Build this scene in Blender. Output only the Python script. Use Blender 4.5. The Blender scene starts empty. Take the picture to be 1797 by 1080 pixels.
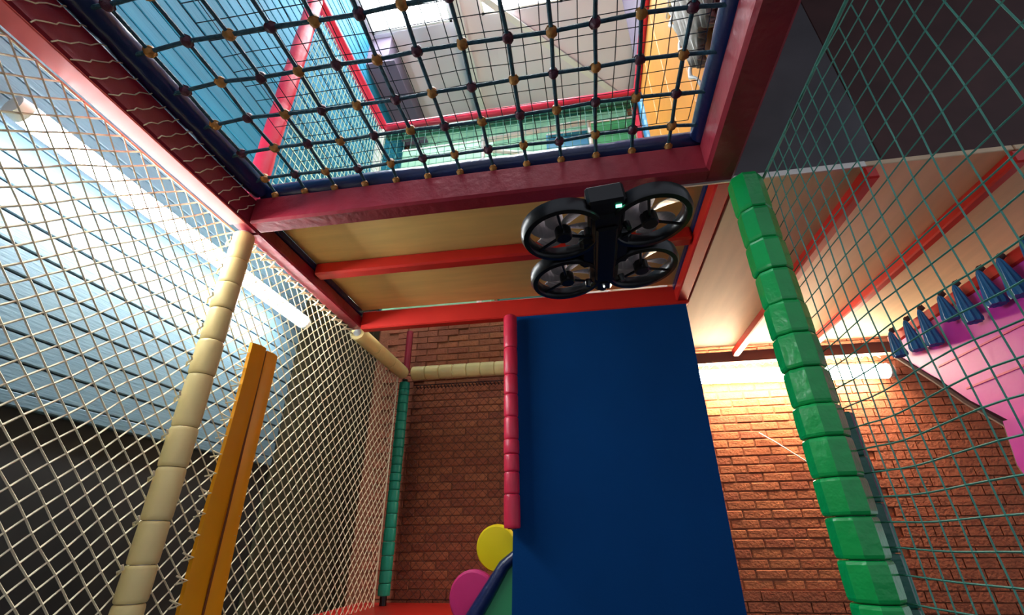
import bpy, math, random
from mathutils import Vector, Matrix, noise
random.seed(7)
S = bpy.context.scene
COL = S.collection
PI = math.pi
Z0 = 0.8                      # lens height above the floor; shapes below are written with z measured from the lens

# ------------------------------------------------------------------ camera, world, exposure
cam_d = bpy.data.cameras.new('camera'); cam = bpy.data.objects.new('camera', cam_d); COL.objects.link(cam)
cam_d.sensor_width = 36.0; cam_d.lens = 803.0 / 1797.0 * 36.0; cam_d.clip_start = 0.02
rx = Vector((0.98765053, 0.15631999, -0.01051152)); dn = Vector((-0.08056847, 0.44920987, -0.88978605)); fw = Vector((-0.13436947, 0.87964456, 0.45625683))
m3 = Matrix((( rx.x, -dn.x, -fw.x), (rx.y, -dn.y, -fw.y), (rx.z, -dn.z, -fw.z)))
cam.matrix_world = Matrix.Translation((0, 0, Z0)) @ m3.to_4x4()
S.camera = cam
W = bpy.data.worlds.new('world'); S.world = W; W.use_nodes = True
W.node_tree.nodes['Background'].inputs[0].default_value = (0.80, 0.86, 1.0, 1)
W.node_tree.nodes['Background'].inputs[1].default_value = 0.39
S.view_settings.view_transform = 'Standard'; S.view_settings.look = 'None'; S.view_settings.gamma = 1.0
S.view_settings.use_curve_mapping = False; S.view_settings.exposure = 0.80
LEFT_TUBE = 46.0; RIGHT_TUBE = 62.0; SKYLIGHT = 12.0

# ------------------------------------------------------------------ helpers
def lin(c):
    return tuple(((v/255)/12.92 if v/255 <= 0.04045 else ((v/255+0.055)/1.055)**2.4) for v in c)
def mat(name, c, rough=0.5, var=0.12, scale=9.0, bump=0.0, bscale=60.0, metal=0.0, coat=0.0, stretch=None, c2=None):
    m = bpy.data.materials.new(name); m.use_nodes = True; nt = m.node_tree; b = nt.nodes['Principled BSDF']
    a = lin(c)
    tc = nt.nodes.new('ShaderNodeTexCoord'); mp = nt.nodes.new('ShaderNodeMapping'); nt.links.new(tc.outputs['Object'], mp.inputs[0])
    if stretch: mp.inputs['Scale'].default_value = stretch
    n = nt.nodes.new('ShaderNodeTexNoise'); n.inputs['Scale'].default_value = scale; n.inputs['Detail'].default_value = 4
    nt.links.new(mp.outputs[0], n.inputs['Vector'])
    r = nt.nodes.new('ShaderNodeValToRGB'); nt.links.new(n.outputs['Fac'], r.inputs[0])
    r.color_ramp.elements[0].position = 0.3; r.color_ramp.elements[1].position = 0.7
    lo = lin(c2) if c2 else tuple(v*(1-var) for v in a); hi = a if c2 else tuple(min(1, v*(1+var)) for v in a)
    r.color_ramp.elements[0].color = (*lo, 1); r.color_ramp.elements[1].color = (*hi, 1)
    nt.links.new(r.outputs[0], b.inputs['Base Color'])
    b.inputs['Roughness'].default_value = rough; b.inputs['Metallic'].default_value = metal
    if coat: b.inputs['Coat Weight'].default_value = coat; b.inputs['Coat Roughness'].default_value = 0.2
    if bump:
        n2 = nt.nodes.new('ShaderNodeTexNoise'); n2.inputs['Scale'].default_value = bscale; n2.inputs['Detail'].default_value = 3
        nt.links.new(mp.outputs[0], n2.inputs['Vector'])
        bp = nt.nodes.new('ShaderNodeBump'); bp.inputs['Strength'].default_value = bump; bp.inputs['Distance'].default_value = 0.01
        nt.links.new(n2.outputs['Fac'], bp.inputs['Height']); nt.links.new(bp.outputs[0], b.inputs['Normal'])
    return m
def glow(name, c, strength):
    m = bpy.data.materials.new(name); m.use_nodes = True; nt = m.node_tree; b = nt.nodes['Principled BSDF']
    b.inputs['Base Color'].default_value = (0.8, 0.8, 0.8, 1)
    b.inputs['Emission Color'].default_value = (*c, 1); b.inputs['Emission Strength'].default_value = strength
    return m

class MB:
    def __init__(s): s.v = []; s.f = []
    def box(s, x0, x1, y0, y1, z0, z1, bev=0.0):
        o = len(s.v)
        if not bev:
            for x in (x0, x1):
                for y in (y0, y1):
                    for z in (z0, z1): s.v.append((x, y, z))
            s.f += [tuple(o+i for i in q) for q in ((0,1,3,2), (4,6,7,5), (0,4,5,1), (2,3,7,6), (0,2,6,4), (1,5,7,3))]
            return s
        B = bev; X = (x0, x1); Y = (y0, y1); Z = (z0, z1); idx = {}
        for i in (0, 1):
            for j in (0, 1):
                for k in (0, 1):
                    sx, sy, sz = 1-2*i, 1-2*j, 1-2*k
                    idx[i,j,k,0] = len(s.v); s.v.append((X[i], Y[j]+sy*B, Z[k]+sz*B))
                    idx[i,j,k,1] = len(s.v); s.v.append((X[i]+sx*B, Y[j], Z[k]+sz*B))
                    idx[i,j,k,2] = len(s.v); s.v.append((X[i]+sx*B, Y[j]+sy*B, Z[k]))
        g = idx
        for i in (0, 1):
            s.f.append((g[i,0,0,0], g[i,1,0,0], g[i,1,1,0], g[i,0,1,0]) if i else (g[i,0,0,0], g[i,0,1,0], g[i,1,1,0], g[i,1,0,0]))
            s.f.append((g[0,i,0,1], g[0,i,1,1], g[1,i,1,1], g[1,i,0,1]) if i else (g[0,i,0,1], g[1,i,0,1], g[1,i,1,1], g[0,i,1,1]))
            s.f.append((g[0,0,i,2], g[1,0,i,2], g[1,1,i,2], g[0,1,i,2]) if i else (g[0,0,i,2], g[0,1,i,2], g[1,1,i,2], g[1,0,i,2]))
        for i in (0, 1):
            for j in (0, 1):
                s.f.append((g[i,j,0,0], g[i,j,0,1], g[i,j,1,1], g[i,j,1,0]))
                s.f.append((g[i,0,j,0], g[i,0,j,2], g[i,1,j,2], g[i,1,j,0]))
                s.f.append((g[0,i,j,1], g[0,i,j,2], g[1,i,j,2], g[1,i,j,1]))
        for i in (0, 1):
            for j in (0, 1):
                for k in (0, 1): s.f.append((g[i,j,k,0], g[i,j,k,1], g[i,j,k,2]))
        return s
    def tube(s, pts, r, n=6, cap=True, rot=0.0):
        pts = [Vector(p) for p in pts]; o = len(s.v); N = len(pts)
        rr = r if isinstance(r, (list, tuple)) else [r]*N
        up = None
        for i, p in enumerate(pts):
            d = (pts[min(i+1, N-1)] - pts[max(i-1, 0)]).normalized()
            if up is None:
                a = Vector((0, 0, 1)) if abs(d.z) < 0.9 else Vector((0, 1, 0))
                up = (a - d*a.dot(d)).normalized()
            else: up = (up - d*up.dot(d)).normalized()
            q = d.cross(up)
            for k in range(n):
                t = 2*PI*k/n + rot
                s.v.append(tuple(p + (up*math.cos(t) + q*math.sin(t))*rr[i]))
        for i in range(N-1):
            for k in range(n):
                s.f.append((o+i*n+k, o+i*n+(k+1) % n, o+(i+1)*n+(k+1) % n, o+(i+1)*n+k))
        if cap:
            s.f.append(tuple(o+k for k in range(n))[::-1]); s.f.append(tuple(o+(N-1)*n+k for k in range(n)))
        return s
    def ring(s, prof, n=40, c=(0, 0, 0)):            # closed profile (r, z) turned about z
        o = len(s.v); P = len(prof)
        for k in range(n):
            t = 2*PI*k/n
            for (r, z) in prof: s.v.append((c[0]+r*math.cos(t), c[1]+r*math.sin(t), c[2]+z))
        for k in range(n):
            k2 = (k+1) % n
            for j in range(P):
                j2 = (j+1) % P
                s.f.append((o+k*P+j, o+k2*P+j, o+k2*P+j2, o+k*P+j2))
        return s
    def ball(s, c, r, n=8, m=5, sq=(1, 1, 1)):
        pts = []; o = len(s.v)
        for i in range(1, m):
            a = PI*i/m
            for k in range(n):
                t = 2*PI*k/n
                s.v.append((c[0]+r*sq[0]*math.sin(a)*math.cos(t), c[1]+r*sq[1]*math.sin(a)*math.sin(t), c[2]+r*sq[2]*math.cos(a)))
        a = len(s.v); s.v.append((c[0], c[1], c[2]+r*sq[2])); b = len(s.v); s.v.append((c[0], c[1], c[2]-r*sq[2]))
        for i in range(m-2):
            for k in range(n): s.f.append((o+i*n+k, o+(i+1)*n+k, o+(i+1)*n+(k+1) % n, o+i*n+(k+1) % n))
        for k in range(n):
            s.f.append((a, o+k, o+(k+1) % n)); s.f.append((b, o+(m-2)*n+(k+1) % n, o+(m-2)*n+k))
        return s
    def prism(s, poly, axis, a0, a1):                # polygon in the two other axes, extruded along axis
        o = len(s.v); N = len(poly)
        for a in (a0, a1):
            for (p, q) in poly:
                s.v.append({'x': (a, p, q), 'y': (p, a, q), 'z': (p, q, a)}[axis])
        s.f.append(tuple(o+i for i in range(N))); s.f.append(tuple(o+N+i for i in range(N))[::-1])
        for i in range(N): s.f.append((o+i, o+N+i, o+N+(i+1) % N, o+(i+1) % N))
        return s
    def disc(s, c, nrm, R, t, n=28, bulge=0.0):       # round pad with a rounded rim
        nrm = Vector(nrm).normalized(); a = Vector((0, 0, 1)); u = (a - nrm*a.dot(nrm)).normalized(); w = nrm.cross(u)
        c = Vector(c); prof = [(0.0, -t/2-bulge), (R*0.6, -t/2-bulge*0.7), (R*0.92, -t/2), (R, -t/4), (R, t/4), (R*0.92, t/2), (R*0.6, t/2+bulge*0.7), (0.0, t/2+bulge)]
        o = len(s.v); P = len(prof)
        for (r, h) in prof:
            for k in range(n):
                ang = 2*PI*k/n; s.v.append(tuple(c + nrm*h + (u*math.cos(ang) + w*math.sin(ang))*max(r, 1e-4)))
        for j in range(P-1):
            for k in range(n): s.f.append((o+j*n+k, o+j*n+(k+1) % n, o+(j+1)*n+(k+1) % n, o+(j+1)*n+k))
        return s
    def build(s, name, m, parent=None, loc=None, smooth=False, local=False):
        me = bpy.data.meshes.new(name); base = Vector((0, 0, 0))
        if parent is not None and not local: base = Vector(parent['base'])
        if loc is not None and not local: base = Vector(loc)
        me.from_pydata([(x-base[0], y-base[1], z-base[2]) for x, y, z in s.v], [], s.f); me.update()
        import bmesh
        bm = bmesh.new(); bm.from_mesh(me); bmesh.ops.recalc_face_normals(bm, faces=bm.faces); bm.to_mesh(me); bm.free()
        if smooth:
            me.polygons.foreach_set('use_smooth', [True]*len(me.polygons))
            try: me.set_sharp_from_angle(angle=math.radians(42))
            except Exception: pass
        me.materials.append(m)
        o = bpy.data.objects.new(name, me); COL.objects.link(o)
        if parent is not None: o.parent = parent
        elif loc is not None: o.location = (loc[0], loc[1], loc[2]+Z0); o['base'] = tuple(float(v) for v in loc)
        else: o.location = (0, 0, Z0); o['base'] = (0., 0., 0.)
        if parent is not None: o['base'] = tuple(float(v) for v in base)
        return o
def tag(o, label=None, cat=None, group=None, kind=None):
    if label: o['label'] = label
    if cat: o['category'] = cat
    if group: o['group'] = group
    if kind: o['kind'] = kind
    return o
def thing(name, label, cat, loc=(0, 0, 0), group=None):
    o = bpy.data.objects.new(name, None); COL.objects.link(o); o.location = (loc[0], loc[1], loc[2]+Z0); o.empty_display_size = 0.1
    o['base'] = tuple(float(v) for v in loc)
    return tag(o, label, cat, group)
def inst(name, me, parent, loc, m=None, scale=None, rot=None):
    o = bpy.data.objects.new(name, me); COL.objects.link(o); o.parent = parent; o.location = loc
    if m: o.material_slots[0].link = 'OBJECT'; o.material_slots[0].material = m
    if scale: o.scale = scale
    if rot: o.rotation_euler = rot
    return o

# ------------------------------------------------------------------ materials
M = {}
M['plank'] = mat('painted_board', (78, 104, 118), 0.45, 0.06, 3.0, 0.15, 25, stretch=(6, 0.5, 6))
M['plank_teal'] = mat('painted_board_teal', (0, 108, 138), 0.75, 0.14, 3.0, 0.15, 25, stretch=(6, 0.5, 6))
M['dado'] = mat('dark_dado', (13, 10, 10), 0.7, 0.3, 4.0)
M['olive'] = mat('olive_wall', (44, 40, 14), 0.8, 0.25, 6.0)
M['mortar'] = mat('mortar', (136, 80, 54), 0.95, 0.15, 30.0, 0.4, 90)
M['brick1'] = mat('brick_red', (160, 90, 58), 0.9, 0.2, 14.0, 0.5, 70)
M['brick2'] = mat('brick_orange', (168, 98, 62), 0.9, 0.2, 14.0, 0.5, 70)
M['brick3'] = mat('brick_dark', (148, 80, 54), 0.9, 0.2, 14.0, 0.5, 70)
M['floor'] = mat('dark_floor_mat', (34, 32, 40), 0.7, 0.2, 8.0)
M['roof'] = mat('grey_roof_sheet', (222, 214, 224), 0.7, 0.06, 2.0)
M['roof_dark'] = mat('mauve_roof_beam', (104, 92, 112), 0.7, 0.1, 4.0)
M['white'] = mat('white_paint', (226, 224, 220), 0.5, 0.04, 6.0)
M['maroon'] = mat('maroon_vinyl', (150, 34, 52), 0.38, 0.12, 7.0, 0.25, 35)
M['red'] = mat('red_paint', (208, 40, 32), 0.38, 0.08, 6.0)
M['pinkred'] = mat('crimson_vinyl', (222, 44, 78), 0.35, 0.08, 8.0, 0.2, 30)
M['navy'] = mat('navy_vinyl', (16, 38, 92), 0.3, 0.15, 9.0, 0.3, 30, coat=0.3)
M['blue_board'] = mat('blue_board', (0, 62, 122), 0.8, 0.06, 3.0, 0.1, 120)
M['blue_board'].node_tree.nodes['Principled BSDF'].inputs['Specular IOR Level'].default_value = 0.12
M['ply'] = mat('plywood', (240, 200, 118), 0.6, 0.07, 5.0, stretch=(0.6, 5, 5))
M['ply_pale'] = mat('pale_plywood', (226, 198, 160), 0.6, 0.06, 5.0, stretch=(5, 0.6, 5))
M['cream'] = mat('cream_vinyl', (244, 220, 150), 0.4, 0.06, 9.0, 0.15, 30)
M['green'] = mat('green_vinyl', (6, 168, 80), 0.28, 0.1, 8.0, 0.3, 30, coat=0.3)
M['dgreen'] = mat('dark_green_vinyl', (10, 92, 74), 0.35, 0.15, 8.0, 0.3, 30)
M['teal'] = mat('teal_vinyl', (26, 160, 130), 0.35, 0.08, 9.0, 0.2, 30)
M['orange'] = mat('orange_vinyl', (254, 168, 8), 0.4, 0.08, 6.0, 0.15, 20)
M['seam'] = mat('brown_seam', (120, 58, 8), 0.7, 0.1, 20.0)
M['pink'] = mat('pink_vinyl', (226, 64, 190), 0.45, 0.08, 6.0, 0.1, 20)
M['hotpink'] = mat('hot_pink_foam', (226, 52, 128), 0.5, 0.06, 6.0)
M['yellow'] = mat('yellow_foam', (254, 226, 8), 0.5, 0.04, 6.0)
M['tassel'] = mat('blue_fringe', (40, 120, 176), 0.5, 0.25, 40.0, 0.4, 80, stretch=(1, 1, 0.1))
M['net_cream'] = mat('cream_cord', (236, 222, 186), 0.7, 0.08, 40.0)
M['net_green'] = mat('green_cord', (62, 128, 114), 0.6, 0.15, 30.0)
M['net_dark'] = mat('dark_cord', (30, 44, 58), 0.7, 0.2, 30.0)
M['net_brown'] = mat('brown_cord', (70, 34, 30), 0.7, 0.2, 30.0)
M['net_pale'] = mat('pale_green_cord', (176, 206, 186), 0.7, 0.08, 30.0)
M['rope'] = mat('teal_rope', (34, 82, 100), 0.6, 0.35, 60.0, 0.5, 120)
M['knot_gold'] = mat('gold_knot', (188, 132, 60), 0.5, 0.2, 50.0, 0.5, 90)
M['knot_maroon'] = mat('maroon_knot', (84, 40, 58), 0.5, 0.2, 50.0, 0.5, 90)
M['silver_net'] = mat('silver_net', (140, 132, 118), 0.5, 0.2, 40.0)
M['amber'] = mat('amber_vinyl', (222, 148, 50), 0.5, 0.08, 5.0)
M['bluepad'] = mat('sky_blue_pad', (20, 140, 190), 0.4, 0.06, 5.0)
M['greenpad'] = mat('leaf_green_pad', (60, 170, 110), 0.45, 0.08, 5.0)
M['palegreen'] = mat('pale_green_pad', (130, 186, 150), 0.5, 0.2, 9.0)
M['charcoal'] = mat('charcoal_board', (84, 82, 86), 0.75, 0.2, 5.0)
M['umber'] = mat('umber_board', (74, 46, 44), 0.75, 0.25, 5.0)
M['rail_brown'] = mat('brown_rail', (120, 66, 48), 0.7, 0.1, 8.0)
M['tube_lit'] = mat('tube_lit_red', (226, 92, 84), 0.45, 0.06, 8.0)  # beam red made paler, with the tube's light put into the colour
M['black'] = mat('black_plastic', (14, 14, 17), 0.3, 0.15, 20.0)
M['blade'] = mat('grey_blade', (215, 204, 204), 0.3, 0.06, 20.0)
M['alu'] = mat('aluminium', (220, 214, 206), 0.35, 0.05, 20.0, metal=0.6)
M['gtube'] = glow('cool_tube', (0.93, 0.98, 1.0), LEFT_TUBE)
M['wtube'] = glow('warm_tube', (1.0, 0.84, 0.58), RIGHT_TUBE)
M['sky'] = glow('skylight_pane', (0.93, 0.97, 1.0), SKYLIGHT)
M['led'] = glow('green_led', (0.1, 1.0, 0.5), 5.0)
M['wled'] = glow('white_led', (0.9, 1.0, 0.95), 3.0)

# ------------------------------------------------------------------ setting
f = MB().box(-1.55, 6.0, -6.0, 3.06, -0.85, -Z0).build('floor', M['floor']); tag(f, 'dark matted floor below the play frame', kind='structure')

WX = -1.45
wl = MB().box(WX-0.10, WX-0.02, -1.6, 2.96, -Z0, 3.615).build('wall_left', M['dado'], loc=(WX-0.02, 0, -Z0)); tag(wl, 'left wall clad in overlapping pale blue boards', kind='structure')
H = 0.071
k = 0; z = 0.36
while z < 3.55:
    low = z < 1.56
    y1 = 2.02 if low else 2.94
    mb = MB(); t = 0.004
    mb.prism([(WX-0.02, z+0.002), (WX+0.002, z+0.002), (WX+0.004, z+0.005), (WX+0.002, z+H-0.003), (WX-0.003, z+H-0.0005), (WX-0.02, z+H-0.0005)], 'y', -1.55, y1)
    mb.build('plank', M['plank'] if low else M['plank_teal'], wl)
    z += H; k += 1
MB().box(WX-0.02, WX+0.004, -1.55, 2.02, 0.325, 0.36, 0.003).build('dado_rail', M['plank'], wl)
for i in range(9):
    MB().box(WX-0.02, WX, 2.035+i*0.101, 2.13+i*0.101, -Z0, 1.56, 0.003).build('panel', M['olive'], wl)

wb = MB().box(-1.5, 3.2, 2.962, 3.06, -Z0, 3.62).build('wall_back', M['mortar'], loc=(0, 2.962, -Z0)); tag(wb, 'red brick back wall lit by a tube', kind='structure')
BL, BH, J = 0.147, 0.042, 0.006
meshes = []
for v in range(5):
    r = random.Random(v); d = 0.002 + r.random()*0.003
    b = MB().box(0, BL, -d, 0.01, 0, BH, 0.004); o = b.build('brick', M['brick1'], wb, local=True); meshes.append(o.data); bpy.data.objects.remove(o)
cands = []
row = 0; z = -0.62
while z < 1.95:
    x = -1.38 + (row % 2)*(BL+J)/2
    while x < 2.75:
        cands.append((x, z)); x += BL+J
    z += BH+J; row += 1
def score(c):
    x, z = c[0]+BL/2, c[1]+BH/2
    s = math.sqrt(x*x+2.95**2+z*z)
    vis = (0.72 < x < 2.0 and z > -0.25) or (-1.15 < x < -0.46 and z > -0.25)
    return (0 if vis else 10) + s
cands.sort(key=score)
rest = MB()
for i, (x, z) in enumerate(cands):
    if i < 300:
        inst('brick', random.choice(meshes), wb, (x, 0, z+Z0), random.choice((M['brick1'], M['brick1'], M['brick2'], M['brick3'])))
    else: rest.box(x, x+BL, 2.951, 2.972, z, z+BH)
MB().tube([(1.02, 2.944, 0.56), (1.10, 2.942, 0.50), (1.24, 2.944, 0.385)], 0.004, 6).build('cable', M['white'], wb)
tag(rest.build('bricks_beyond', M['brick3'], wb), kind='stuff')
MB().box(-1.40, 0.6, 2.935, 2.962, 1.97, 3.6).build('upper_panel', M['palegreen'], wb)

RZ = 3.62
roof = MB(); 
SK = [(-1.42, -0.76, 0.2, 2.07), (-0.52, 0.10, 0.2, 2.06)]
xs = [-1.5, SK[0][0], SK[0][1], SK[1][0], SK[1][1], 3.2]
roof.box(xs[0], xs[1], -1.6, 3.05, RZ, RZ+0.05); roof.box(xs[2], xs[3], -1.6, 3.05, RZ, RZ+0.05); roof.box(xs[4], xs[5], -1.6, 3.05, RZ, RZ+0.05)
for (a, b, c, d) in SK: roof.box(a, b, -1.6, c, RZ, RZ+0.05); roof.box(a, b, d, 3.05, RZ, RZ+0.05)
ce = roof.build('ceiling', M['roof'], loc=(0, 0, RZ)); tag(ce, 'flat grey roof with bright skylights', kind='structure')
for i, (a, b, c, d) in enumerate(SK):
    w = MB().box(a-0.02, b+0.02, c-0.02, d+0.02, RZ+0.05, RZ+0.07).build('window_%d' % (i+1), M['sky'], loc=(a, c, RZ)); tag(w, ('wide' if i == 0 else 'narrow')+' white skylight in the grey roof', kind='structure')
    fr = MB()
    for (p, q, r, s) in ((a-0.0, a+0.02, c, d), (b-0.02, b, c, d), (a, b, c, c+0.02), (a, b, d-0.02, d)): fr.box(p, q, r, s, RZ+0.005, RZ+0.05)
    fr.build('skylight_frame', M['white'], w)
    for j in (1, 2): MB().box(a, b, c+(d-c)*j/3-0.012, c+(d-c)*j/3+0.012, RZ+0.02, RZ+0.05).build('glazing_bar', M['white'], w)
def roof_beam(name, p, q, w, h, m, label):
    p, q = Vector(p), Vector(q); d = (q-p).normalized(); n = Vector((-d.y, d.x, 0))*w/2
    mb = MB().prism([(p.x+n.x, p.y+n.y), (p.x-n.x, p.y-n.y), (q.x-n.x, q.y-n.y), (q.x+n.x, q.y+n.y)], 'z', p.z-h, p.z)
    mb.prism([(p.x+n.x*1.6, p.y+n.y*1.6), (p.x-n.x*1.6, p.y-n.y*1.6), (q.x-n.x*1.6, q.y-n.y*1.6), (q.x+n.x*1.6, q.y+n.y*1.6)], 'z', p.z-h-0.008, p.z-h)
    return tag(mb.build(name, m, loc=tuple(p)), label, kind='structure')
roof_beam('trim_1', (-0.70, -1.5, RZ), (-0.70, 2.93, RZ), 0.05, 0.06, M['white'], 'white roof purlin running front to back')
roof_beam('trim_2', (-0.50, 1.90, RZ), (0.55, 2.93, RZ), 0.03, 0.03, M['white'], 'thin white diagonal roof brace')
roof_beam('trim_3', (-1.36, 2.10, RZ), (-1.36, 2.93, RZ), 0.18, 0.30, M['roof_dark'], 'dark mauve roof beam along the left wall')
roof_beam('trim_4', (0.78, -1.5, RZ), (0.78, 2.93, RZ), 0.10, 0.22, M['roof_dark'], 'dark mauve roof beam on the right')

# ------------------------------------------------------------------ tube lights
def light_fitting(name, label, p, q, m, out, rad, ends):
    p, q = Vector(p), Vector(q); d = (q-p).normalized(); o = thing(name, label, 'tube light', tuple(p), 'fluorescent tube lights')
    out = Vector(out)
    MB().tube([p - d*0.01, q + d*0.01], rad, 14).build('tube', m, o, smooth=True)
    h = MB(); c0 = p - out*(rad+0.014); c1 = q - out*(rad+0.014); h.tube([c0 - d*0.02, c1 + d*0.02], 0.020, 8, rot=PI/8)
    h.build('housing', M['white'], o)
    for e, s in ((p, -1), (q, 1)):
        MB().tube([e + d*s*0.008, e + d*s*0.035], [rad*1.04, rad*0.96], 14).build('end_cap', M[ends], o, smooth=True)
    return o
light_fitting('fluorescent_light', 'cool white tube light on the pale blue boarded wall', (-1.305, 0.60, 0.957), (-1.305, 1.815, 0.962), M['gtube'], (0.80, 0, -0.60), 0.030, 'white')
light_fitting('fluorescent_light', 'warm tube light on the brick wall behind the green post', (0.715, 2.86, 0.895), (1.765, 2.86, 0.868), M['wtube'], (0, -1, 0), 0.042, 'white')

rl2 = [o for o in COL.objects if o.name == 'fluorescent_light.001'][0]
wg = [(0.75 + 0.025*i, 2.83, 0.945 + (0.018 if i % 2 else -0.004)) for i in range(41)]
MB().tube(wg, 0.0022, 5).build('wire_guard', M['white'], rl2)
MB().tube([(0.74, 2.83, 0.965), (1.76, 2.83, 0.962)], 0.0025, 5).build('wire_guard', M['white'], rl2)

# ------------------------------------------------------------------ play frame beams
fr = thing('play_frame', 'red steel play frame edged with maroon and navy pads', 'play frame', (-1.13, 1.16, -Z0))
MB().box(-1.165, -1.10, -0.9, 1.19, 1.0, 1.11, 0.008).build('beam', M['maroon'], fr)
MB().box(-1.10, 0.45, 1.125, 1.195, 1.0, 1.11, 0.008).build('beam', M['maroon'], fr)
MB().box(0.43, 0.525, -0.9, 1.195, 1.0, 1.11, 0.010).build('beam', M['maroon'], fr)
MB().box(-1.165, -1.10, 1.19, 2.04, 1.0, 1.06, 0.006).build('beam', M['maroon'], fr)
MB().box(0.475, 0.53, 1.195, 2.0, 1.0, 1.06, 0.006).build('beam', M['red'], fr)
MB().box(-1.10, 0.53, 2.0, 2.05, 0.985, 1.085, 0.006).build('beam', M['red'], fr)
def bumpy(p, q, r, step, bulge=1.12, n=12):
    p, q = Vector(p), Vector(q); L = (q-p).length; k = max(1, round(L/step)); pts = []; rr = []
    for i in range(k):
        for t, s in ((0.02, 0.94), (0.12, 1.0), (0.5, 1.03), (0.88, 1.0), (0.98, 0.94)):
            pts.append(p + (q-p)*((i+t)/k)); rr.append(r*s)
    return MB().tube(pts, rr, n)
MB().box(-1.163, -1.102, -0.9, 1.12, 0.994, 1.0, 0.002).build('lit_underside', M['tube_lit'], fr)  # thin added strip: tube light on the left beam's underside, painted in
bumpy((-1.088, -0.9, 1.146), (-1.088, 1.13, 1.146), 0.040, 0.3).build('edge_pad', M['navy'], fr, smooth=True)
bumpy((-1.10, 1.16, 1.148), (0.46, 1.16, 1.148), 0.037, 0.3).build('edge_pad', M['navy'], fr, smooth=True)
bumpy((0.445, -0.9, 1.145), (0.445, 1.13, 1.145), 0.040, 0.3).build('edge_pad', M['navy'], fr, smooth=True)
MB().box(-1.165, -1.095, 1.20, 2.0, 1.06, 1.09, 0.004).build('inner_pad', M['navy'], fr)
MB().box(0.472, 0.53, 1.20, 2.0, 1.06, 1.09, 0.004).build('inner_pad', M['navy'], fr)
# upper storey of the same frame
UZ = 2.42
MB().tube([(-1.15, -0.6, UZ+0.03), (-1.15, 2.0, UZ+0.03)], 0.03, 12).build('upper_rail', M['pinkred'], fr, smooth=True)
MB().tube([(-1.15, 2.0, UZ+0.03), (0.49, 2.0, UZ+0.03)], 0.026, 12).build('upper_rail', M['pinkred'], fr, smooth=True)
MB().tube([(0.49, 2.0, UZ+0.03), (0.49, -0.6, UZ+0.03)], 0.026, 12).build('upper_rail', M['pinkred'], fr, smooth=True)
bumpy((-1.12, 2.0, UZ-0.055), (0.46, 2.0, UZ-0.055), 0.030, 0.3).build('rail_pad', M['dgreen'], fr, smooth=True)
up = bumpy((-1.15, 1.165, 1.11), (-1.15, 1.165, UZ), 0.036, 0.25).build('upper_post', M['pinkred'], fr, smooth=True)
up = bumpy((-1.16, 2.0, 1.11), (-1.16, 2.0, UZ), 0.030, 0.12).build('upper_post', M['white'], fr, smooth=True); up['label'] = 'white padded rear post'
up = bumpy((0.51, 2.0, 1.11), (0.51, 2.0, UZ), 0.032, 0.12).build('upper_post', M['bluepad'], fr, smooth=True); up['label'] = 'sky blue padded rear post'
MB().box(0.44, 0.475, 2.01, 2.04, 1.11, UZ, 0.004).build('upper_post', M['pinkred'], fr)
MB().tube([(-1.15, 2.79, 1.02), (-1.15, 2.79, 1.32)], 0.022, 12).build('post_stub', M['maroon'], fr, smooth=True)

# deck of the back bay: plywood sheet, joist, trim
dk = thing('plywood_deck', 'tan plywood deck with one red joist, seen from below behind the drone', 'deck', (-0.3, 1.6, 1.09))
MB().box(-1.10, 0.475, 1.195, 1.597, 1.09, 1.108, 0.002).build('panel', M['ply'], dk)
MB().box(-1.10, 0.475, 1.600, 2.0, 1.09, 1.108, 0.002).build('panel', M['ply'], dk)
MB().box(-1.095, 0.472, 1.53, 1.585, 1.03, 1.09, 0.008).build('joist', M['red'], dk)
# deck of the right bay
d2 = thing('plywood_deck', 'pale plywood deck over the right bay with two red joists', 'deck', (1.5, 2.0, 1.0))
for i, (a, b) in enumerate(((0.535, 1.30), (1.303, 2.07), (2.073, 2.84))):
    MB().box(a, b, 1.19, 2.64, 1.0, 1.018, 0.002).build('panel', M['ply_pale'], d2)
for x in (0.915, 1.305, 1.9):
    MB().box(x-0.018, x+0.018, 1.192, 2.70, 0.955, 1.0, 0.005).build('joist', M['red'], d2)
MB().box(0.30, 0.90, 1.182, 1.188, 0.992, 1.012).build('edge_trim', M['alu'], d2)
MB().box(0.535, 2.84, 2.72, 2.78, 0.935, 1.0, 0.005).build('rear_rail', M['rail_brown'], d2)
# dark boarding above the right bay
db = thing('boarding', 'dark charcoal and umber boarding above the right bay', 'boarding', (1.5, 1.21, 1.02))
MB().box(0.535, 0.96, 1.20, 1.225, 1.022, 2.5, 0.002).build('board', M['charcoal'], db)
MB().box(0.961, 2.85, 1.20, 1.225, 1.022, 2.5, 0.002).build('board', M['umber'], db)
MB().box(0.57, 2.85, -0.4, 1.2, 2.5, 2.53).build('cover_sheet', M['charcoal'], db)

# ------------------------------------------------------------------ padded posts
def sleeve(x, y, z0, z1, r, n=14, dx=0.0, boxy=0.0):
    L = z1-z0; pr = [(0.0, 0.91), (0.03, 0.97), (0.10, 1.0), (0.5, 1.01), (0.90, 1.0), (0.97, 0.97), (1.0, 0.91)]
    return MB().tube([(x, y, z0+L*t) for t, s in pr], [r*s for t, s in pr], n, rot=boxy)
def padded_post(label, x, y, cuts, r, m, core, z_lo, z_hi, n=14, tilt=None, boxy=0.0, rs=None):
    o = thing('padded_post', label, 'padded post', (x, y, z_lo))
    MB().tube([(x, y, z_lo), (x, y, z_hi)], r*0.55, 10).build('steel_pole', core, o, smooth=True)
    for a, b in zip(cuts[1:], cuts[:-1]):
        sleeve(x, y, a+0.001, b-0.001, r*(random.uniform(0.97, 1.03)), n, boxy=boxy).build('pad_sleeve', m, o, smooth=(n > 8))
    return o
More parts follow.
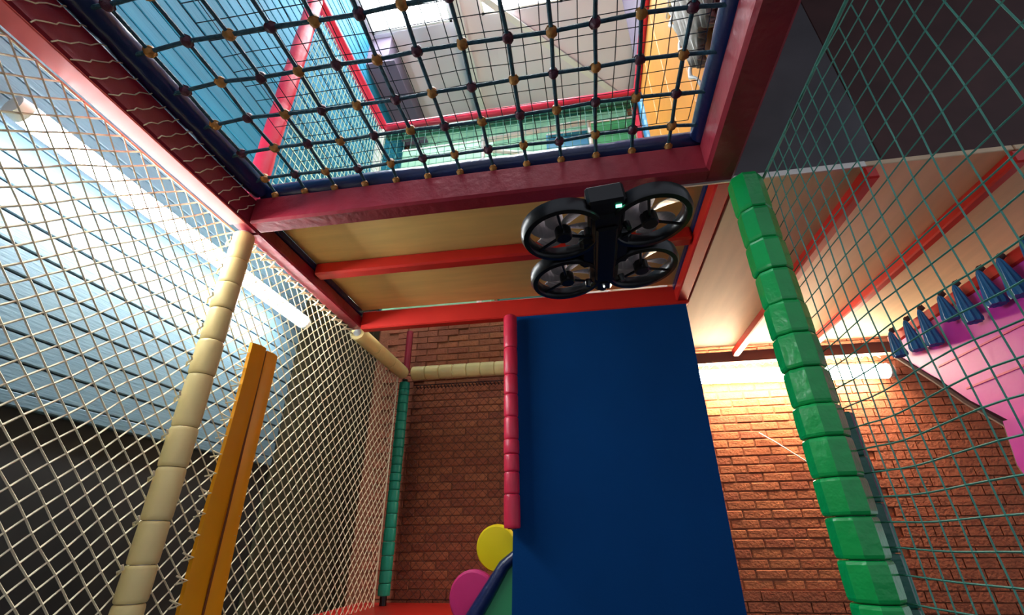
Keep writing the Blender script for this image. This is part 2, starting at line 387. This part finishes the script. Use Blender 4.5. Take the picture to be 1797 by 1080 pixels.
def down(cuts, step, stop=-Z0+0.002):
    c = list(cuts)
    while c[-1]-step > stop: c.append(c[-1]-step)
    c.append(stop); return c
padded_post('cream padded post at the left front corner of the frame', -1.148, 1.18, down([0.99, 0.88, 0.784, 0.689, 0.577, 0.464, 0.306, 0.195, 0.06, -0.042, -0.126], 0.11), 0.036, M['cream'], M['alu'], -Z0, 1.0)
padded_post('bright green segmented post at the right front corner of the frame', 0.552, 1.185, down([0.99, 0.86, 0.75, 0.65, 0.55, 0.46, 0.37, 0.28, 0.205, 0.119, 0.041, -0.04, -0.116], 0.08), 0.050, M['green'], M['dgreen'], -Z0, 1.0, n=8, boxy=PI/8)
padded_post('shorter dark green post close behind the bright green one', 0.628, 1.245, down([0.275, 0.17, 0.07, -0.03, -0.13], 0.1), 0.030, M['dgreen'], M['dgreen'], -Z0, 0.27, n=8, boxy=PI/8)
padded_post('slim teal padded post against the brick wall', -1.153, 2.79, [0.95, 0.90, 0.86, 0.807, 0.75, 0.693, 0.637, 0.582, 0.529, 0.476, 0.428, 0.379, 0.332, 0.285, 0.22, 0.155, 0.08, 0.01, -0.062, -0.134, -0.195, -0.255], 0.034, M['teal'], M['black'], -0.299, 0.97)
padded_post('pink padded post on the left edge of the blue board', -0.308, 1.955, [0.965, 0.80, 0.67, 0.58, 0.48, 0.385, 0.325, 0.255, 0.17, 0.046], 0.032, M['pinkred'], M['maroon'], 0.044, 0.972)
# padded bars
def padded_bar(label, p, q, cuts, r, m, cap):
    p, q = Vector(p), Vector(q); o = thing('padded_bar', label, 'padded bar', tuple(p))
    MB().tube([p, q], r*0.5, 10).build('steel_pole', M['alu'], o, smooth=True)
    for i in range(cuts):
        pr = [(0.0, 0.91), (0.03, 0.97), (0.10, 1.0), (0.5, 1.01), (0.90, 1.0), (0.97, 0.97), (1.0, 0.91)]
        MB().tube([p + (q-p)*((i+0.01+t*0.98)/cuts) for t, s in pr], [r*s for t, s in pr], 14).build('pad_sleeve', m, o, smooth=True)
    return o
padded_bar('cream padded bar running back along the left net', (-1.15, 2.07, 1.0), (-1.15, 2.74, 1.0), 3, 0.042, M['cream'], None)
padded_bar('cream padded bar across the brick wall beside the pink post', (-1.105, 2.79, 1.01), (0.30, 2.79, 1.01), 15, 0.046, M['cream'], None)

# ------------------------------------------------------------------ blue board
bb = thing('blue_board', 'tall plain blue board under the back edge of the deck', 'board', (0.1, 2.02, -Z0))
MB().prism([(-0.335, -Z0), (-0.288, 0.985), (0.518, 0.985), (0.50, -Z0)], 'y', 2.003, 2.033).build('panel', M['blue_board'], bb)
MB().box(-0.32, 0.50, 2.033, 2.07, 0.85, 0.93, 0.004).build('batten', M['navy'], bb)
MB().box(-0.32, 0.49, 2.033, 2.07, -0.6, -0.52, 0.004).build('batten', M['navy'], bb)

# red platform, ramp with round pads
rp = thing('red_platform', 'red padded platform at the foot of the teal post', 'platform', (-0.9, 2.7, -Z0))
MB().box(-1.36, -0.40, 2.36, 2.94, -0.34, -0.300, 0.010).build('top_pad', M['red'], rp)
MB().box(-1.34, -0.42, 2.40, 2.93, -Z0, -0.34, 0.006).build('base', M['maroon'], rp)
ra = thing('climbing_ramp', 'green climbing ramp with navy edge and two round foam pads', 'ramp', (-0.4, 2.15, -Z0))
MB().prism([(-0.10, -Z0), (-0.10, 0.0), (-0.345, -0.062), (-0.70, -0.58), (-0.70, -Z0)], 'y', 2.10, 2.13).build('side_board', M['greenpad'], ra)
MB().tube([(-0.30, 2.095, -0.035), (-0.365, 2.095, -0.085), (-0.42, 2.095, -0.165), (-0.50, 2.095, -0.28), (-0.68, 2.095, -0.57)], [0.020, 0.024, 0.028, 0.032, 0.032], 10).build('edge_pad', M['navy'], ra, smooth=True)
o = MB().disc((-0.405, 2.165, -0.022), (-0.12, -1, -0.12), 0.092, 0.036, bulge=0.004).build('round_pad', M['yellow'], ra, smooth=True); o['label'] = 'yellow round foam pad'
o = MB().disc((-0.502, 2.165, -0.205), (-0.12, -1, -0.12), 0.106, 0.036, bulge=0.004).build('round_pad', M['hotpink'], ra, smooth=True); o['label'] = 'hot pink round foam pad'

# ------------------------------------------------------------------ orange flap in the left net
of = thing('orange_flap', 'orange vinyl flap with a dark seam laced into the left net', 'flap', (-1.15, 1.44, -Z0))
def flap(y0, y1, yb0, yb1, z1a, z1b, x):
    o = MB(); n = 10; v0 = len(o.v)
    for side in (0, 0.012):
        for i in range(n+1):
            t = i/n
            for (ya, yb, zt) in ((y0, yb0, z1a), ((y0+y1)/2, (yb0+yb1)/2, (z1a+z1b)/2), (y1, yb1, z1b)):
                z = zt + (-Z0-zt)*t; y = ya + (yb-ya)*t
                bow = 0.008 if ya == (y0+y1)/2 else 0.0
                o.v.append((x + side + bow + 0.004*math.sin(9*t+y*5), y, z))
    w = 3; S2 = (n+1)*w
    for i in range(n):
        for j in range(w-1):
            a = i*w+j; o.f.append((a, a+1, a+w+1, a+w)); o.f.append((S2+a, S2+a+w, S2+a+w+1, S2+a+1))
        a = i*w; o.f.append((a, a+w, S2+a+w, S2+a)); a = i*w+w-1; o.f.append((a, S2+a, S2+a+w, a+w))
    for j in range(w-1):
        o.f.append((j, S2+j, S2+j+1, j+1)); a = n*w+j; o.f.append((a, a+1, S2+a+1, S2+a))
    return o
flap(1.358, 1.432, 1.36, 1.452, 0.648, 0.655, -1.165).build('panel', M['orange'], of, smooth=True)
flap(1.438, 1.502, 1.458, 1.545, 0.648, 0.648, -1.165).build('panel', M['orange'], of, smooth=True)
MB().tube([(-1.152, 1.435, 0.645), (-1.152, 1.445, 0.1), (-1.152, 1.455, -Z0)], 0.0035, 6).build('seam', M['seam'], of)

# ------------------------------------------------------------------ nets
def diamond_net(uv0, uv1, step, P, r, m, name, parent, n=4, amp=0.006, freq=7.0):
    (u0, v0), (u1, v1) = uv0, uv1; o = MB()
    def D(u, v):
        a = noise.noise(Vector((u*freq, v*freq, 1.7)))*amp; b = noise.noise(Vector((u*freq, v*freq, 9.1)))*amp
        w = noise.noise(Vector((u*2.0, v*2.0, 4.4)))*amp*1.5
        return P(u+a, v+b, w)
    h = step/2
    for fam in (1, -1):
        c = math.floor(((v0-u1) if fam == 1 else (v0+u0))/step)*step
        cend = (v1-u0) if fam == 1 else (v1+u1)
        while c < cend:
            pts = []
            if fam == 1: ua, ub = max(u0, v0-c), min(u1, v1-c)
            else: ua, ub = max(u0, c-v1), min(u1, c-v0)
            if ub-ua > h:
                k0, k1 = math.ceil(ua/h), math.floor(ub/h)
                us = [ua] + [k*h for k in range(k0, k1+1) if ua+1e-4 < k*h < ub-1e-4] + [ub]
                pts = [D(u, u+c if fam == 1 else c-u) for u in us]
                o.tube(pts, r, n, cap=False)
            c += step
    return o.build(name, m, parent)
def square_net(us, vs, P, r, m, name, parent, n=4, amp=0.005, freq=6.0, sub=1):
    o = MB()
    def D(u, v):
        return P(u + noise.noise(Vector((u*freq, v*freq, 1.7)))*amp, v + noise.noise(Vector((u*freq, v*freq, 9.1)))*amp, noise.noise(Vector((u*2, v*2, 4.4)))*amp*1.5)
    for u in us: o.tube([D(u, v) for v in vs], r, n, cap=False)
    for v in vs: o.tube([D(u, v) for u in us], r, n, cap=False)
    return o.build(name, m, parent)
def rng(a, b, s):
    k = int(round((b-a)/s)); return [a + (b-a)*i/k for i in range(k+1)]

# left cream net (plane x = -1.185)
ln = thing('safety_net', 'cream diamond mesh net hanging along the left side of the frame', 'net', (-1.185, 1.2, -Z0), 'safety nets')
diamond_net((-0.35, -0.79), (2.74, 0.998), 0.0555, lambda u, v, w: (-1.182+w, u, v), 0.0025, M['net_cream'], 'mesh', ln)
MB().tube([(-1.178, -0.35, 0.998), (-1.178, 2.74, 0.998)], 0.0035, 6).build('top_cord', M['net_cream'], ln)
MB().tube([(-1.186, 2.745, 0.985), (-1.186, 2.745, -0.79)], 0.004, 6).build('side_cord', M['net_cream'], ln)
y = 0.10
while y < 1.11:
    pts = []
    for i in range(9):
        t = i/8; pts.append((-1.096 + 0.004*math.sin(t*14+y*9), y + 0.085*t + 0.004*math.sin(t*17+y*20), 1.0 + 0.115*t))
    MB().tube(pts + [(-1.075, y+0.10, 1.128)], 0.0017, 5).build('lacing', M['net_cream'], ln)
    y += 0.046
y = 1.22
while y < 2.0:
    MB().tube([(-1.186, y, 0.985), (-1.166, y+0.012, 0.993), (-1.152, y+0.028, 0.996), (-1.166, y+0.042, 0.993), (-1.186, y+0.052, 0.983)], 0.0035, 5).build('lacing', M['net_cream'], ln)
    y += 0.055
for (yy, z0, z1, st) in ((1.352, 0.62, -0.3, 0.058), (1.506, 0.62, -0.3, 0.058)):
    z = z0; s = -1 if yy < 1.4 else 1
    while z > z1:
        MB().tube([(-1.180, yy+s*0.013, z), (-1.168, yy+s*0.005, z-0.007), (-1.152, yy-s*0.001, z-0.012), (-1.168, yy+s*0.004, z-0.018), (-1.180, yy+s*0.011, z-0.022)], 0.0026, 5).build('lacing', M['net_cream'], ln)
        z -= st
for i in range(10):       # small white cable ties round the cream post
    z = 0.93 - i*0.11
    MB().tube([(-1.186, 1.155, z), (-1.17, 1.138, z+0.004), (-1.15, 1.132, z+0.01), (-1.15, 1.126, z+0.02)], 0.003, 5).build('cable_tie', M['net_cream'], ln)

# net behind, below the cream bar
bn = thing('safety_net', 'thin brown net hung below the cream bar across the brick wall', 'net', (-0.8, 2.83, -0.3), 'safety nets')
diamond_net((-1.11, -0.29), (0.30, 0.945), 0.05, lambda u, v, w: (u, 2.845+w*0.5, v), 0.0012, M['net_brown'], 'mesh', bn)
MB().tube([(-1.11, 2.845, 0.945), (0.30, 2.845, 0.945)], 0.004, 6).build('top_cord', M['net_brown'], bn)
for i in range(28):
    x = -1.09 + i*0.024
    MB().tube([(x, 2.845, 0.945), (x+0.006, 2.835, 0.930), (x+0.012, 2.845, 0.918)], 0.004, 5).build('lacing', M['net_brown'], bn)

# right green net (plane x = 0.60)
rn = thing('safety_net', 'dark green square mesh net right of the green post', 'net', (0.607, 0.6, -Z0), 'safety nets')
square_net(rng(-0.1, 1.185, 0.0475), rng(-0.45, 0.985, 0.0475), lambda u, v, w: (0.607+w, u, v), 0.0017, M['net_green'], 'mesh', rn, amp=0.010, freq=4.5)
MB().tube([(0.607, -0.1, 0.99), (0.607, 1.185, 0.99)], 0.004, 6).build('top_cord', M['net_green'], rn)

# thin horizontal safety net and the knotted rope net below it
fn = thing('safety_net', 'fine dark net stretched over the knotted rope net', 'net', (-0.3, 0.5, 1.2), 'safety nets')
square_net(rng(-0.93, 0.42, 0.05), rng(-0.3, 1.14, 0.05), lambda u, v, w: (u, v, 1.225+w*2), 0.0014, M['net_dark'], 'mesh', fn, amp=0.006)

cn = thing('climbing_net', 'knotted teal rope net stretched inside the padded opening overhead', 'climbing net', (-0.3, 0.5, 1.135))
NZ = 1.135
RX = [-1.025 + 0.1135*i for i in range(13)]
RY = [1.065 - 0.1185*i for i in range(12)]
def RD(x, y):
    return (x + noise.noise(Vector((x*5, y*5, 2)))*0.010, y + noise.noise(Vector((x*5, y*5, 7)))*0.010, NZ + noise.noise(Vector((x*3, y*3, 5)))*0.012)
for x in RX:
    pts = [(x, 1.155, 1.105), (x, 1.13, 1.122)] + [RD(x, y) for y in RY] + [(x, -0.4, NZ)]
    MB().tube(pts, 0.0056, 7).build('rope', M['rope'], cn, smooth=True)
for y in RY:
    pts = [(-1.085, y, 1.125), (-1.062, y, NZ-0.01)] + [RD(x, y) for x in RX] + [(0.42, y, NZ-0.01), (0.44, y, 1.12)]
    MB().tube(pts, 0.0056, 7).build('rope', M['rope'], cn, smooth=True)
kb = MB().ball((0, 0, 0), 0.0145, 9, 6, (1.0, 1.0, 1.15)); kb.ring([(0.013, -0.002), (0.017, 0.0), (0.013, 0.003)], 9)
ko = kb.build('knot', M['knot_gold'], cn, smooth=True, local=True); kme = ko.data; bpy.data.objects.remove(ko)
for i, x in enumerate(RX):
    for j, y in enumerate(RY):
        p = Vector(RD(x, y)) - Vector(cn['base'])
        inst('knot', kme, cn, p, M['knot_gold'] if (i+j) % 2 == 0 else M['knot_maroon'], rot=(random.uniform(-.4, .4), random.uniform(-.4, .4), random.uniform(0, 3)))
    inst('knot', kme, cn, Vector((x, 1.128, 1.115)) - Vector(cn['base']), M['knot_gold'], scale=(0.8, 0.8, 0.9))

# ------------------------------------------------------------------ upper storey: nets and soft panels seen through the ropes
g1 = thing('safety_net', 'pale green mesh net on the left of the upper storey', 'net', (-1.13, 1.6, 1.15), 'safety nets')
square_net(rng(1.21, 1.96, 0.030), rng(1.13, 2.36, 0.045), lambda u, v, w: (-1.13+w, u, v), 0.0022, M['net_pale'], 'mesh', g1, amp=0.004)
g2 = thing('safety_net', 'green mesh net across the back of the upper storey', 'net', (-0.3, 2.0, 1.15), 'safety nets')
square_net(rng(-1.11, 0.43, 0.045), rng(1.14, 2.34, 0.045), lambda u, v, w: (u, 1.955+w, v), 0.0018, M['net_green'], 'mesh', g2, amp=0.005)
def soft_panel(name, label, cat, x0, x1, y0, y1, z0, z1, m, seams=()):
    o = thing(name, label, cat, ((x0+x1)/2, (y0+y1)/2, z0))
    MB().box(x0, x1, y0, y1, z0, z1, 0.012).build('pad', m, o)
    MB().box(x0+0.004, x1-0.004, y0-0.004, y0, z1-0.03, z1-0.018).build('piping', M['white'], o)
    MB().box(x0+0.004, x1-0.004, y0-0.004, y0, z0+0.018, z0+0.03).build('piping', M['white'], o)
    return o
soft_panel('wall_mat', 'sky blue padded mat behind the upper green net', 'mat', -0.09, 0.178, 2.10, 2.14, 1.115, 2.325, M['bluepad'])
soft_panel('wall_mat', 'leaf green padded mat at the right behind the upper net', 'mat', 0.185, 0.475, 2.10, 2.14, 1.115, 2.38, M['greenpad'])
soft_panel('wall_mat', 'pale green padded mat at the left behind the upper net', 'mat', -1.10, -0.44, 2.20, 2.24, 1.115, 2.46, M['palegreen'])
soft_panel('wall_mat', 'dark teal padded mat low behind the upper net', 'mat', -0.42, -0.10, 2.20, 2.24, 1.115, 2.27, M['dgreen'])
rl = thing('guard_rail', 'white guard rail with two bars behind the upper green net', 'rail', (-0.45, 2.07, 1.11))
MB().tube([(-0.50, 2.07, 2.29), (0.16, 2.07, 2.335)], 0.018, 10).build('bar', M['white'], rl, smooth=True)
MB().tube([(-0.45, 2.07, 2.20), (-0.10, 2.07, 2.10)], 0.014, 10).build('bar', M['white'], rl, smooth=True)
for x in (-0.49, 0.181): MB().tube([(x, 2.07, 1.11), (x, 2.07, 2.335)], 0.014, 10).build('upright', M['white'], rl, smooth=True)
ap = thing('side_wall_pad', 'amber vinyl wall on the right of the upper storey', 'wall pad', (0.58, 1.5, 1.11))
for i, (a, b) in enumerate(((0.98, 1.235), (1.237, 1.49), (1.492, 1.745), (1.747, 1.955))):
    MB().box(0.500, 0.525, a, b, 1.115, 2.42, 0.004).build('panel', M['amber'], ap)
MB().box(0.500, 0.525, -0.3, 0.975, 1.115, 2.42, 0.004).build('panel', M['maroon'], ap)
MB().box(0.500, 0.525, -0.3, 1.955, 2.425, RZ-0.25, 0.003).build('top_board', M['roof_dark'], ap)
# bunched silver netting
sn = thing('netting_bundle', 'bunched silver grey netting hanging beside the amber wall', 'netting', (0.46, 0.95, 1.85))
mb = MB(); n = 96; rows = 9
for i in range(n+1):
    for j in range(rows):
        t = j/(rows-1); y = 0.80 + 0.34*i/n*(1-0.35*t) + 0.06*t; zb = 1.84 - t*(0.46+0.04*math.sin(i*0.11))
        mb.v.append((0.462 + 0.013*math.sin(i*0.85)*(0.7+0.4*t) + 0.004*math.sin(i*0.23+t*3), y, zb))
for i in range(n):
    for j in range(rows-1): mb.f.append((i*rows+j, (i+1)*rows+j, (i+1)*rows+j+1, i*rows+j+1))
fold = mb.build('folds', M['silver_net'], sn, smooth=True)
md = fold.modifiers.new('thick', 'SOLIDIFY'); md.thickness = 0.004
pts = [(0.455 + 0.012*math.sin(i*1.1), 1.145 - 0.004*i + 0.008*math.sin(i*2.1), 1.85 - i*0.03) for i in range(20)]
MB().tube(pts, [0.004 + 0.004*abs(math.sin(i*1.3)) for i in range(20)], 7).build('hem_cord', M['white'], sn, smooth=True)
MB().tube([(0.462, 0.78, 1.85), (0.462, 1.18, 1.85)], 0.010, 8).build('hanging_rod', M['alu'], sn, smooth=True)

# ------------------------------------------------------------------ pink panel with blue tassels
pk = thing('pink_slide_side', 'pink padded slide side below the pale deck at the right', 'slide', (1.37, 1.7, 0.3))
MB().prism([(2.07, 0.745), (2.07, 0.66), (1.93, 0.545), (1.83, 0.43), (1.72, 0.335), (1.0, 0.335), (1.0, 0.745)], 'x', 1.36, 1.42).build('upper_pad', M['pink'], pk)
MB().prism([(1.71, 0.33), (1.735, 0.20), (1.70, 0.05), (1.0, 0.05), (1.0, 0.33)], 'x', 1.335, 1.42).build('lower_pad', M['pink'], pk)
MB().box(1.352, 1.40, 0.98, 2.10, 0.745, 0.79, 0.006).build('valance', M['red'], pk)
e = [(1.365, 2.10, 0.70), (1.365, 1.95, 0.545), (1.365, 1.845, 0.425), (1.365, 1.735, 0.322), (1.36, 1.75, 0.2), (1.36, 1.715, 0.05)]
MB().tube(e, 0.013, 8).build('edge_piping', M['umber'], pk, smooth=True)
for zz in (0.58, 0.47): MB().box(1.357, 1.361, 1.0, 1.90 if zz > 0.5 else 1.82, zz-0.003, zz+0.003).build('seam', M['hotpink'], pk)
MB().box(1.38, 1.42, 1.05, 1.09, -Z0, 0.06, 0.004).build('support_leg', M['umber'], pk)
tas = [(2.022, .783, .670), (1.915, .786, .655), (1.822, .789, .640), (1.703, .787, .688), (1.625, .788, .642), (1.515, .782, .652), (1.432, .776, .640), (1.34, .78, .645), (1.25, .78, .65), (1.16, .78, .64)]
pos = ['farthest from the lens, above the tube light end', 'second from the far end', 'third from the far end, longest and slim', 'fourth from the far end, the shortest', 'fifth from the far end, beside the short one', 'sixth from the far end', 'seventh from the far end, at the picture edge', 'eighth from the far end', 'ninth from the far end', 'tenth from the far end']
for i, (y, zt, zb) in enumerate(tas[:8]):
    t = thing('tassel', 'blue tassel on the pink slide, ' + pos[i], 'tassel', (1.335, y, zt), 'blue tassels along the pink slide')
    mb = MB(); n = 18; L = zt-zb; prof = [(0.004, 0.0), (0.009, 0.10), (0.012, 0.25), (0.019, 0.6), (0.025, 0.92), (0.023, 1.0), (0.002, 0.97)]
    o = 0
    for (r, q) in prof:
        for kk in range(n):
            a = 2*PI*kk/n; rr = r*(1+0.13*math.cos(kk*PI)) ; mb.v.append((1.325 + rr*math.cos(a), y + rr*math.sin(a) - 0.006*q, zt - L*q))
    for j in range(len(prof)-1):
        for kk in range(n): mb.f.append((j*n+kk, j*n+(kk+1) % n, (j+1)*n+(kk+1) % n, (j+1)*n+kk))
    mb.build('fringe', M['tassel'], t)
    MB().ball((1.335, y, zt+0.006), 0.012, 8, 6).build('knot', M['umber'], t, smooth=True)
    MB().tube([(1.335, y, zt+0.012), (1.345, y+0.004, zt+0.022), (1.349, y, zt+0.004)], 0.003, 6).build('cord', M['umber'], t)

# ------------------------------------------------------------------ drone
DH = 0.42
dr = thing('drone', 'black four ducted quadcopter drone hovering under the deck', 'drone', (0.055, 0.628, DH))
dr.rotation_euler = (math.radians(-1.5), math.radians(-5.0), math.radians(0.5))
E2 = 0.0635
for sx in (-1, 1):
    for sy in (-1, 1):
        c = (sx*E2, sy*E2, 0)
        d = MB().ring([(0.0500, -0.010), (0.0530, -0.014), (0.0600, -0.013), (0.0635, -0.006), (0.0625, 0.007), (0.0570, 0.010), (0.0510, 0.006), (0.0495, -0.003)], 44, c).build('duct', M['black'], dr, smooth=True, local=True)
        st = MB()
        for a in (0.4, 0.4+2*PI/3, 0.4+4*PI/3):
            st.tube([(c[0]+0.010*math.cos(a), c[1]+0.010*math.sin(a), -0.009), (c[0]+0.052*math.cos(a), c[1]+0.052*math.sin(a), -0.009)], 0.0024, 5)
        st.build('strut', M['black'], d, local=True)
        mo = MB().tube([(c[0], c[1], -0.017), (c[0], c[1], -0.015), (c[0], c[1], 0.001), (c[0], c[1], 0.003)], [0.0105, 0.0125, 0.0125, 0.010], 16).build('motor', M['black'], dr, smooth=True, local=True)
        p = MB(); nb = 6; off = random.uniform(0, 1)
        p.tube([(c[0], c[1], 0.002), (c[0], c[1], 0.007)], 0.009, 12)
        for b in range(nb):
            a0 = off + 2*PI*b/nb; o = len(p.v)
            for j in range(7):
                r = 0.008 + 0.040*j/6; w = 0.021*(0.55+1.0*math.sin(PI*(0.15+0.72*j/6)))*0.9; tw = math.radians(30-16*j/6); sw = a0 + 0.25*(j/6)**2
                cx, cy = c[0]+r*math.cos(sw), c[1]+r*math.sin(sw); tx, ty = -math.sin(sw), math.cos(sw)
                for q, hh in ((-1, 0), (1, 0), (1, 0.0012), (-1, 0.0012)):
                    p.v.append((cx+tx*q*w/2*math.cos(tw), cy+ty*q*w/2*math.cos(tw), 0.004 + hh + q*w/2*math.sin(tw)))
            for j in range(6):
                for q in range(4): p.f.append((o+j*4+q, o+j*4+(q+1) % 4, o+(j+1)*4+(q+1) % 4, o+(j+1)*4+q))
            p.f.append((o, o+1, o+2, o+3)); p.f.append((o+24, o+27, o+26, o+25))
        p.build('propeller', M['blade'], dr, local=True)
bd = MB().box(-0.024, 0.024, -0.098, 0.088, -0.014, 0.020, 0.007)
bd.box(-0.040, 0.040, -0.040, 0.036, -0.012, 0.016, 0.006)
bd.box(-0.016, 0.016, -0.072, 0.070, -0.019, -0.012, 0.003)
bd.build('body', M['black'], dr, local=True)
bt = MB().box(-0.027, 0.027, -0.122, -0.050, -0.010, 0.024, 0.004).build('battery', M['black'], dr, local=True)
MB().box(0.012, 0.020, -0.112, -0.107, -0.0112, -0.0097).build('light', M['led'], bt, local=True)
cm = MB().box(-0.016, 0.016, 0.086, 0.116, -0.012, 0.016, 0.005).build('camera_head', M['black'], dr, local=True)
MB().tube([(0, 0.114, 0.001), (0, 0.122, 0.001)], 0.010, 14).build('lens', M['black'], cm, smooth=True, local=True)
MB().ball((0.0, 0.100, -0.013), 0.0018, 8, 5).build('light', M['wled'], dr, local=True)
for sx in (-1, 1):
    for sy in (-1, 1):
        MB().tube([(sx*0.028, sy*0.070, -0.012), (sx*0.030, sy*0.072, -0.024)], [0.006, 0.004], 8).build('foot', M['black'], dr, smooth=True, local=True)
